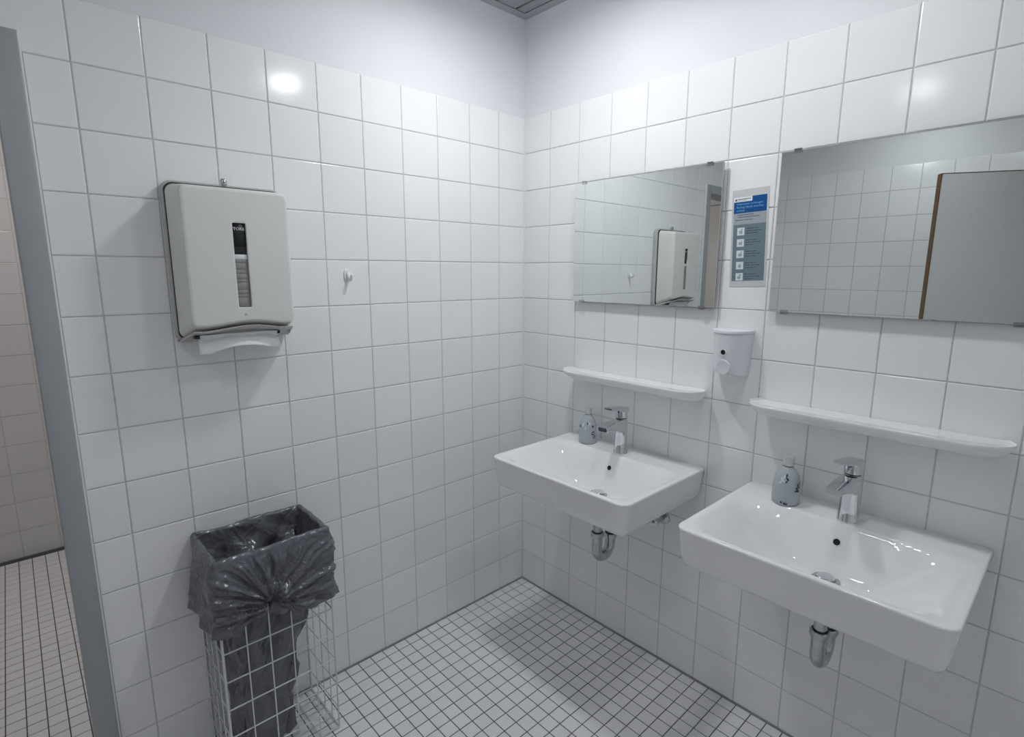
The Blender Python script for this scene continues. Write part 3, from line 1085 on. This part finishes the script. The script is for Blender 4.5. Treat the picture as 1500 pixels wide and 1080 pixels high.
sbox('laminate', -0.056, 0.056, -0.148, 0.146, 0.0, 0.0006, 'sign_film')
paper = sbox('page', -0.050, 0.050, -0.130, 0.124, 0.0006, 0.0009, 'sign_teal')
sbox('intro_panel', -0.050, 0.050, 0.042, 0.076, 0.0009, 0.00105, 'sign_grey', paper)
sbox('header_panel', -0.050, 0.050, 0.076, 0.124, 0.0009, 0.0011, 'sign_blue', paper)
sbox('logo_panel', -0.0505, 0.006, 0.110, 0.1245, 0.0011, 0.0012, 'print_white', paper)
sbox('logo_mark', -0.046, -0.041, 0.113, 0.119, 0.0012, 0.0013, 'sign_dark', paper)
sbox('logo_line', -0.039, 0.002, 0.1165, 0.1185, 0.0012, 0.0013, 'sign_dark', paper)
sbox('logo_line', -0.039, -0.012, 0.1130, 0.1145, 0.0012, 0.0013, 'sign_grey', paper)
for txt, y in (('Infektionen vorbeugen:', 0.1005), ('Richtig H\u00e4nde waschen', 0.0908), ('sch\u00fctzt', 0.0811)):
    link('heading_line', text_mesh(txt, 0.0088), 'sign_lightblue', paper, (-0.0415, y, 0.00115))
for x0, x1, y in ((-0.037, 0.012, 0.0705), (-0.037, 0.030, 0.0640), (-0.044, -0.018, 0.0555), (-0.016, 0.010, 0.0555)):
    sbox('text_line', x0, x1, y - 0.0009, y + 0.0009, 0.00105, 0.00115, 'sign_dark', paper)
for k in range(5):
    yc = 0.021 - k * 0.0345
    ic = sbox('step_icon', -0.037, -0.0145, yc - 0.0115, yc + 0.0115, 0.0009, 0.0011, 'sign_white', paper)
    rnd = random.Random(k)
    p = []
    for q in range(12):
        a = 2 * math.pi * q / 12
        r_ = 0.0045 + 0.0022 * rnd.random()
        p.append((-0.0257 + r_ * math.cos(a), yc - 0.002 + r_ * math.sin(a), 0.0012))
    link('pictogram', MB().add(p, [tuple(range(12))]).mesh('pictogram'), 'sign_grey', paper)
    sbox('pictogram', -0.0245 + 0.002 * rnd.random(), -0.0215, yc + 0.0035, yc + 0.0075, 0.0011, 0.0012, 'sign_dark', paper)
    for q, ln in enumerate((0.036, 0.046, 0.026 + 0.012 * rnd.random())):
        y = yc + 0.0075 - q * 0.0070
        xa = -0.0095
        while xa < -0.0095 + ln:
            xb = min(xa + rnd.uniform(0.008, 0.018), -0.0095 + ln)
            sbox('text_line', xa, xb, y - 0.0010, y + 0.0010, 0.0009, 0.0010, 'sign_dark', paper)
            xa = xb + 0.0018


# ------------------------------------------------------------------ small hook on the left wall
hook = empty('wall_hook', (-0.8345, 0, 1.464))
pl = []
for y, s in ((-0.0005, 1.0), (-0.0025, 1.0), (-0.004, 0.9), (-0.0045, 0.5)):
    pl.append([(p[0] * s, y, p[1] * s) for p in rr(0.0135, 0.0215, 0.0132, 8, 2)])
link('back_plate', MB().rings(pl, True, True, True).mesh('back_plate', angle=50), 'white_plastic', hook)
hk = MB().tube([(0, -0.003, 0.008), (0, -0.008, 0.0), (0, -0.014, -0.010), (0, -0.021, -0.013), (0, -0.027, -0.008), (0, -0.029, 0.002)],
               [0.0065, 0.0065, 0.006, 0.0055, 0.005, 0.0045], 14)
link('prong', hk.mesh('prong', angle=60), 'white_plastic', hook)
tag(hook, 'small white plastic hook stuck on the tiles right of the towel dispenser', 'hook')


# ------------------------------------------------------------------ paper towel dispenser
DC = -1.205
disp = empty('paper_towel_dispenser', (DC, 0, 1.499))
tag(disp, 'off-white plastic paper towel dispenser on the tiled wall above the basket', 'dispenser')


def wave(x):
    return 0.0085 * math.exp(-((x - 0.012) / 0.060) ** 2) - 0.003 * math.exp(-((abs(x) - 0.105) / 0.03) ** 2)


def dsec(hw, z0, z1, y, r, wv=0.0, skew=0.0):
    hh, zc = (z1 - z0) / 2, (z0 + z1) / 2
    pts = []
    for px, pz in rr(hw, hh, r, 6, 14):
        z = zc + pz
        k = max(0.0, min(1.0, (zc - z) / hh)) if z < zc else 0.0
        pts.append((px, y + skew * k, z + wv * wave(px) * smooth((k - 0.6) / 0.4)))
    return pts


bp = [dsec(0.153, -0.216, 0.216, -0.0005, 0.022), dsec(0.155, -0.218, 0.218, -0.003, 0.024), dsec(0.155, -0.218, 0.218, -0.024, 0.024), dsec(0.1535, -0.2165, 0.2165, -0.0265, 0.023)]
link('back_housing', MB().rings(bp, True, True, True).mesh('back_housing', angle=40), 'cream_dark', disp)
link('seam', MB().rings([dsec(0.1505, -0.212, 0.2125, -0.020, 0.022), dsec(0.1505, -0.210, 0.2125, -0.0305, 0.022), dsec(0.1440, -0.200, 0.2030, -0.0325, 0.020)], True, True, True).mesh('seam', angle=40), 'seam', disp)
cv = [dsec(0.1465, -0.206, 0.2050, -0.0310, 0.022, 0.3), dsec(0.1490, -0.206, 0.2082, -0.0325, 0.023, 0.4), dsec(0.1470, -0.200, 0.2062, -0.045, 0.023, 0.5), dsec(0.1430, -0.186, 0.2030, -0.080, 0.021, 0.8),
      dsec(0.1385, -0.173, 0.2000, -0.108, 0.019, 1.0), dsec(0.1370, -0.1700, 0.1985, -0.1165, 0.017, 1.0), dsec(0.1335, -0.1670, 0.1955, -0.1225, 0.014, 1.0),
      dsec(0.1285, -0.163, 0.1905, -0.1245, 0.012, 0.95), dsec(0.1270, -0.1615, 0.1890, -0.1246, 0.011, 0.95)]
slot_c = (0.001, -0.006)


def slotring(y, grow=0.0):
    return [(slot_c[0] + p[0], y, slot_c[1] + p[1]) for p in rr(0.0172 + grow, 0.1145 + grow, 0.0035 + grow, 6, 14)]


cv += [slotring(-0.1246, 0.0040), slotring(-0.1246, 0.0015), slotring(-0.1236), slotring(-0.116), slotring(-0.114)]
link('cover', MB().rings(cv, True, True, False).mesh('cover', angle=35), 'cream_plastic', disp)
link('window_label', rbox_mesh('window_label', slot_c[0] - 0.0172, slot_c[0] + 0.0172, -0.1195, -0.112, 0.047, 0.1085, 0.001, 1), 'black_plastic', disp)
lt = text_mesh('TORK', 0.0115)
link('lettering', lt, 'print_white', disp, (slot_c[0] - 0.0150, -0.1199, 0.089), (R(90), 0, 0))
link('window_back', MB().box(slot_c[0] - 0.0172, slot_c[0] + 0.0172, -0.116, -0.110, -0.1205, 0.047).mesh('window_back'), 'black_plastic', disp)
# folded towels visible through the slot
z0 = -0.1195
tr_rng = random.Random(4)
for q, hgt in enumerate((0.026, 0.009, 0.012, 0.021, 0.008, 0.015, 0.011, 0.019, 0.010, 0.013)):
    link('folded_towel', rbox_mesh('folded_towel', slot_c[0] - 0.0165, slot_c[0] + 0.0165, -0.1185 + 0.0006 * tr_rng.random(), -0.111, z0, z0 + hgt - 0.0002, 0.0004, 1), 'paper_stack' if q < 9 else 'print_white', disp)
    z0 += hgt
# bottom tray with the towel outlet
tr = []
nx = 33
top_r, bot_r = [], []
for i in range(nx):
    x = -0.150 + 0.300 * i / (nx - 1)
    e = abs(x) / 0.150
    yf = -0.119 + 0.085 * smooth((e - 0.86) / 0.14) ** 1
    zf = -0.1765 + wave(x) - 0.031 * smooth((e - 0.86) / 0.14)
    tr.append([(x, -0.005, -0.206), (x, yf * 0.98, zf - 0.0028), (x, yf, zf - 0.004), (x, yf * 0.985, zf - 0.0075), (x, yf * 0.55 - 0.01, -0.2080 + (zf + 0.2080) * 0.42), (x, -0.026, -0.2170), (x, -0.005, -0.2172)])
tray = MB()
for i in range(nx - 1):
    tray_n = 7
    for j in range(tray_n):
        k = (j + 1) % tray_n
        tray.add([tr[i][j], tr[i][k], tr[i + 1][k], tr[i + 1][j]], [(0, 1, 2, 3)])
tray.add(tr[0], [tuple(range(7))])
tray.add(tr[-1], [tuple(reversed(range(7)))])
me = tray.mesh('bottom_tray')
bm = bmesh.new()
bm.from_mesh(me)
bmesh.ops.remove_doubles(bm, verts=bm.verts, dist=1e-5)
bmesh.ops.recalc_face_normals(bm, faces=bm.faces)
bm.to_mesh(me)
bm.free()
me.polygons.foreach_set('use_smooth', [True] * len(me.polygons))
me.set_sharp_from_angle(angle=R(35))
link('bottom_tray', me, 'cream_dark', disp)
for x in (-0.118, 0.098):
    link('outlet_notch', MB().box(x - 0.0055, x + 0.0055, -0.085, -0.060, -0.2045, -0.1965).mesh('outlet_notch'), 'black_plastic', disp)
# key cylinder on top
kc = MB().lathe([(0.0, 0.0), (0.0085, 0.0), (0.0088, 0.004), (0.0088, 0.014), (0.0075, 0.016), (0.0, 0.016)], seg=24)
kk = link('lock', kc.mesh('lock', angle=40), 'chrome_worn', disp, (0.0, -0.022, 0.217))
link('lock_key', MB().box(-0.006, 0.006, -0.001, 0.001, 0.015, 0.019).mesh('lock_key'), 'chrome_worn', kk)
# embossed drop mark under the slot
em = MB().lathe([(0.0, 0.0), (0.0055, 0.0), (0.0050, 0.0009), (0.0, 0.0009)], seg=3)
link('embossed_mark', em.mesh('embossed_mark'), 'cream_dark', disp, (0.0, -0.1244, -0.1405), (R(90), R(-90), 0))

# sheet hanging out of the outlet
towel = empty('paper_towel', (DC, -0.07, 1.30))
tag(towel, 'white paper towel sheet hanging out of the dispenser', 'paper towel')
rows = []
NU, NV = 28, 10
for j in range(NV + 1):
    v = j / NV
    r_ = []
    for i in range(NU + 1):
        u = i / NU
        x = -0.116 + 0.212 * u + (0.006 * v) * (u - 0.1)
        z = 0.0 - v * (0.047 + 0.008 * (1 - u)) + v * 0.019 * math.sin(math.pi * min(1, max(0, (u - 0.12) / 0.8))) - 0.004 * (u - 0.5)
        y = -0.006 - 0.016 * math.sin(v * 1.6) + 0.006 * math.sin(u * math.pi * 2.2 + 0.4) * v - 0.010 * math.sin(math.pi * u) * v
        r_.append((x, y, z + 0.002))
    rows.append(r_)
sh = MB().rings(rows, False)
me = sh.mesh('sheet', True)
so = link('sheet', me, 'paper', towel)
md = so.modifiers.new('thickness', 'SOLIDIFY')
md.thickness = 0.0008
rows2 = []
for j in range(6):
    v = j / 5
    rows2.append([(-0.112 + 0.206 * i / NU, -0.022 + 0.012 * v, 0.004 - v * (0.012 + 0.004 * math.sin(i * 0.5))) for i in range(NU + 1)])
so2 = link('inner_ply', MB().rings(rows2, False).mesh('inner_ply', True), 'paper', towel)
md = so2.modifiers.new('thickness', 'SOLIDIFY')
md.thickness = 0.0008

# ------------------------------------------------------------------ wire basket
BX0, BX1, BY0, BY1 = -1.373, -1.058, -0.236, -0.014
BZ0, BZ1 = 0.006, 0.698
bcx, bcy = (BX0 + BX1) / 2, (BY0 + BY1) / 2
bas = empty('wire_basket', (bcx, bcy, 0))
tag(bas, 'white wire waste basket on the floor against the tiled wall', 'waste basket')
hx, hy = (BX1 - BX0) / 2, (BY1 - BY0) / 2
_wm = {}


def wire(nm, p0, p1, r=0.0019):
    d = Vector(p1) - Vector(p0)
    key = (nm, round(d.length, 4), r)
    if key not in _wm:
        _wm[key] = MB().tube([(0, 0, 0), (0, 0, d.length)], r, 8).mesh(nm, angle=50)
        _wm[key].materials.append(M['wire'])
    o = bpy.data.objects.new(nm, _wm[key])
    COL.objects.link(o)
    o.location = p0
    o.rotation_euler = d.to_track_quat('Z', 'Y').to_euler()
    o.parent = bas
    return o


for sx in (-1, 1):
    for sy in (-1, 1):
        wire('corner_wire', (sx * hx, sy * hy, BZ0), (sx * hx, sy * hy, BZ1), 0.0038 if sx < 0 else 0.0026)
for k in range(1, 5):
    x = -hx + 2 * hx * k / 5
    for sy in (-1, 1):
        wire('vertical_wire', (x, sy * (hy + 0.0015), BZ0), (x, sy * (hy + 0.0015), BZ1))
    wire('bottom_wire', (x, -hy, BZ0 + 0.002), (x, hy, BZ0 + 0.002))
for k in range(1, 4):
    y = -hy + 2 * hy * k / 4
    for sx in (-1, 1):
        wire('vertical_wire', (sx * (hx + 0.0015), y, BZ0), (sx * (hx + 0.0015), y, BZ1))
    wire('bottom_wire', (-hx, y, BZ0 - 0.0015), (hx, y, BZ0 - 0.0015))
for k in range(9):
    z = -0.0085 + 0.0884 * k if k else BZ0 + 0.001
    r = 0.0028 if k in (0, 8) else 0.0021
    for sy in (-1, 1):
        wire('horizontal_wire', (-hx, sy * hy, z), (hx, sy * hy, z), r)
    for sx in (-1, 1):
        wire('horizontal_wire', (sx * hx, -hy, z), (sx * hx, hy, z), r)
lp = MB()
lpp = [(0.093 + 0.006 * math.cos(a), hy - 0.004, 0.165 + 0.006 * math.sin(a)) for a in [R(t) for t in range(-60, 250, 20)]]
lp.tube([(0.0925, hy - 0.004, 0.105)] + [(0.0965, hy - 0.004, 0.155)] + lpp + [(0.0895, hy - 0.004, 0.155), (0.0890, hy - 0.004, 0.105)], 0.0016, 8)
link('hanger_loop', lp.mesh('hanger_loop', angle=60), 'wire', bas)

# ------------------------------------------------------------------ bin liner
liner = empty('bin_liner', (bcx, bcy, 0.02))
tag(liner, 'dark grey plastic bin liner pulled over the wire basket rim', 'bin liner')
NS = 320
rng = random.Random(11)


def fbm(x, y, z, sc):
    return noise.noise(Vector((x * sc, y * sc, z * sc))) + 0.5 * noise.noise(Vector((x * sc * 2.1 + 7, y * sc * 2.1, z * sc * 2.1)))


def rect_at(s, ax, ay, r):
    """point on rounded rectangle, s in [0,1), start at front-left corner going right along the front (y = -ay)"""
    segs = [2 * (ax - r), 2 * (ay - r), 2 * (ax - r), 2 * (ay - r)]
    arc = math.pi / 2 * r
    tot = sum(segs) + 4 * arc
    d = s * tot
    dirs = [((1, 0), (0, -1)), ((0, 1), (1, 0)), ((-1, 0), (0, 1)), ((0, -1), (-1, 0))]
    starts = [(-(ax - r), -ay), (ax, -(ay - r)), (ax - r, ay), (-ax, ay - r)]
    for q in range(4):
        (tx, ty), (nx_, ny_) = dirs[q]
        if d <= segs[q]:
            return (starts[q][0] + tx * d, starts[q][1] + ty * d), (nx_, ny_)
        d -= segs[q]
        if d <= arc:
            a = d / r if r > 0 else 0
            n2 = dirs[(q + 1) % 4][1]
            nx2, ny2 = nx_ * math.cos(a) + n2[0] * math.sin(a), ny_ * math.cos(a) + n2[1] * math.sin(a)
            ex, ey = starts[q][0] + tx * segs[q], starts[q][1] + ty * segs[q]
            cx_, cy_ = ex - nx_ * r, ey - ny_ * r
            return (cx_ + nx2 * r, cy_ + ny2 * r), (nx2, ny2)
        d -= arc
    return (starts[0]), (0, -1)


GX, GZ = -0.026, 0.557        # gather point on the front (local x, height)


def hem(x, y, n):
    """height of the lower edge of the overhang"""
    t = (x + hx) / (2 * hx)
    if n[1] < -0.5:
        a = 0.492 + (GZ - 0.012 - 0.492) * smooth(t / 0.42) if t < 0.42 else GZ - 0.012 + (0.478 - GZ + 0.012) * smooth((t - 0.42) / 0.25)
        return a
    if n[0] < -0.5:
        return 0.492 - 0.006 * (y + hy) / (2 * hy)
    if n[0] > 0.5:
        return 0.478
    return 0.49


def ridge(v):
    """sharp crease profile in -1..1"""
    v = v - math.floor(v)
    return 1 - 4 * abs(v - 0.5)


def crumple(x, y, z, sc):
    a = 1 - 2 * abs(noise.noise(Vector((x * sc, y * sc, z * sc))))
    b = 1 - 2 * abs(noise.noise(Vector((x * sc * 2.3 + 5, y * sc * 2.3 + 1, z * sc * 2.3))))
    return 0.65 * a + 0.35 * b - 0.45


rings = []
ZR = 0.704


def rim_z(px, py):
    return ZR + 0.006 * fbm(px, py, 0.3, 9) + 0.003 * fbm(px, py, 1.3, 30)


inner = [(0.0, 0.022), (0.45, 0.024), (0.85, 0.035), (1.0, 0.06)] + [(1.0, 0.06 + (ZR - 0.06) * (k / 54) ** 0.8) for k in range(1, 55)]
for sc, z in inner:
    depth = (ZR - z) / ZR
    ring = []
    for i in range(NS):
        s = i / NS
        ax = hx - 0.009 - 0.060 * smooth(depth * 1.25)
        ay = hy - 0.009 - 0.038 * smooth(depth * 1.35)
        (px, py), n = rect_at(s, ax, ay, 0.012 + 0.03 * depth)
        px -= 0.042 * smooth(depth * 1.2)
        py -= 0.020 * smooth(depth * 1.2)
        near = smooth(depth / 0.05)
        am = (0.002 + 0.016 * smooth(depth * 2.5)) * near
        fold = ridge(s * 10 + 0.6 * fbm(px, py, z, 5) + 0.8 + 1.5 * depth) * 0.5 + fbm(px, py, z * 0.5, 14) * 0.75
        dd = am * fold + 0.006 * near * crumple(px, py, z, 16)
        if n[1] > 0.5:            # film hanging inwards from the back rim in broad diagonal folds
            w1 = ridge(px * 6.5 + 3.2 * depth + 0.15)
            w2 = ridge(px * 9.0 - 6.0 * depth + 0.4)
            dd -= smooth(depth / 0.22) * (0.030 + 0.026 * w1 + 0.014 * w2) * (1 - 0.5 * smooth((depth - 0.35) / 0.4))
        elif n[0] < -0.5 or n[0] > 0.5:
            dd -= smooth(depth / 0.20) * (0.014 + 0.012 * ridge(py * 9 + 4 * depth))
        elif n[1] < -0.5:
            dd -= smooth(depth / 0.20) * 0.008
        dd = min(dd, 0.004)
        zz = z + (rim_z(px, py) - ZR) * smooth(1 - depth / 0.12)
        ring.append(((px + n[0] * dd) * sc - 0.03 * (1 - sc), (py + n[1] * dd) * sc, zz))
    rings.append(ring)
# over the rim and down outside
NO = 56
for k in range(1, NO + 1):
    t = k / NO
    ring = []
    for i in range(NS):
        s = i / NS
        (px, py), n = rect_at(s, hx + 0.0065, hy + 0.0065, 0.012)
        hb = hem(px, py, n)
        zr = rim_z(px, py)
        if t < 0.12:
            a = t / 0.12 * math.pi
            out = -0.0155 * (0.5 + 0.5 * math.cos(a))
            z = zr + 0.0065 * math.sin(a)
        else:
            tt = (t - 0.12) / 0.88
            z = zr + (hb - zr) * tt
            g1 = smooth(tt * 5)
            out = 0.001 + 0.005 * tt + 0.0040 * g1 * (0.6 + crumple(px, py, z, 15))
            if n[1] < -0.3:
                dx, dz = px - GX, z - GZ
                rr_ = math.hypot(dx, dz * 1.15)
                th = math.atan2(dz, dx)
                warp = noise.noise(Vector((th * 1.3, rr_ * 9, 3.1)))
                fol = ridge(th * 2.6 + 0.55 * warp + 0.2)
                fo2 = ridge(th * 7.3 + 0.9 * noise.noise(Vector((th * 2.0, rr_ * 14, 8.1))))
                amp = 0.0105 * smooth(rr_ / 0.045) * (1 - 0.40 * smooth(rr_ / 0.20))
                out += (amp * fol + amp * 0.65 * fo2 + 0.004) * g1
                out += 0.020 * math.exp(-((rr_ - 0.042) / 0.026) ** 2) * g1 + 0.006 * math.exp(-((rr_ - 0.09) / 0.04) ** 2) * g1
                out -= 0.022 * math.exp(-(rr_ / 0.020) ** 2)
                pull = 0.35 * math.exp(-rr_ / 0.06)
                px -= dx * pull * smooth(tt * 2)
                z -= dz * pull * 0.8 * smooth(tt * 2)
                out = max(out, 0.0012)
            elif n[0] < -0.3:
                out += 0.008 * ridge(py * 8 + z * 3 + 0.2) * g1 + 0.010 * tt
            elif n[0] > 0.3:
                out += 0.007 * ridge(py * 7 + z * 5) * g1 + 0.008 * tt
            if n[1] > 0.3:
                out = min(out, 0.002)
            else:
                out = max(out, 0.0012)
        ring.append((px + n[0] * out, py + n[1] * out, z))
    rings.append(ring)
lm = MB()
lm.rings([[(p[0], p[1], p[2] - 0.02) for p in r] for r in rings], True, True, False)
link('film', lm.mesh('film', True), 'bag', liner)
# puff of film below the gather
pf = []
for j in range(13):
    v = j / 12
    r_ = []
    for i in range(28):
        a = 2 * math.pi * i / 28
        rad_ = (0.006 + 0.021 * math.sin(math.pi * min(1, v * 0.92 + 0.04)) ** 0.8) * (1 + 0.22 * math.sin(5 * a + 5 * v) + 0.1 * math.sin(11 * a))
        r_.append((GX + 0.018 + 0.016 * v + rad_ * math.cos(a), -hy - 0.007 + 0.42 * rad_ * math.sin(a), GZ - 0.006 - 0.062 * v - 0.02))
    pf.append(r_)
link('gathered_end', MB().rings(pf, True, True, True).mesh('gathered_end', True), 'bag', liner)
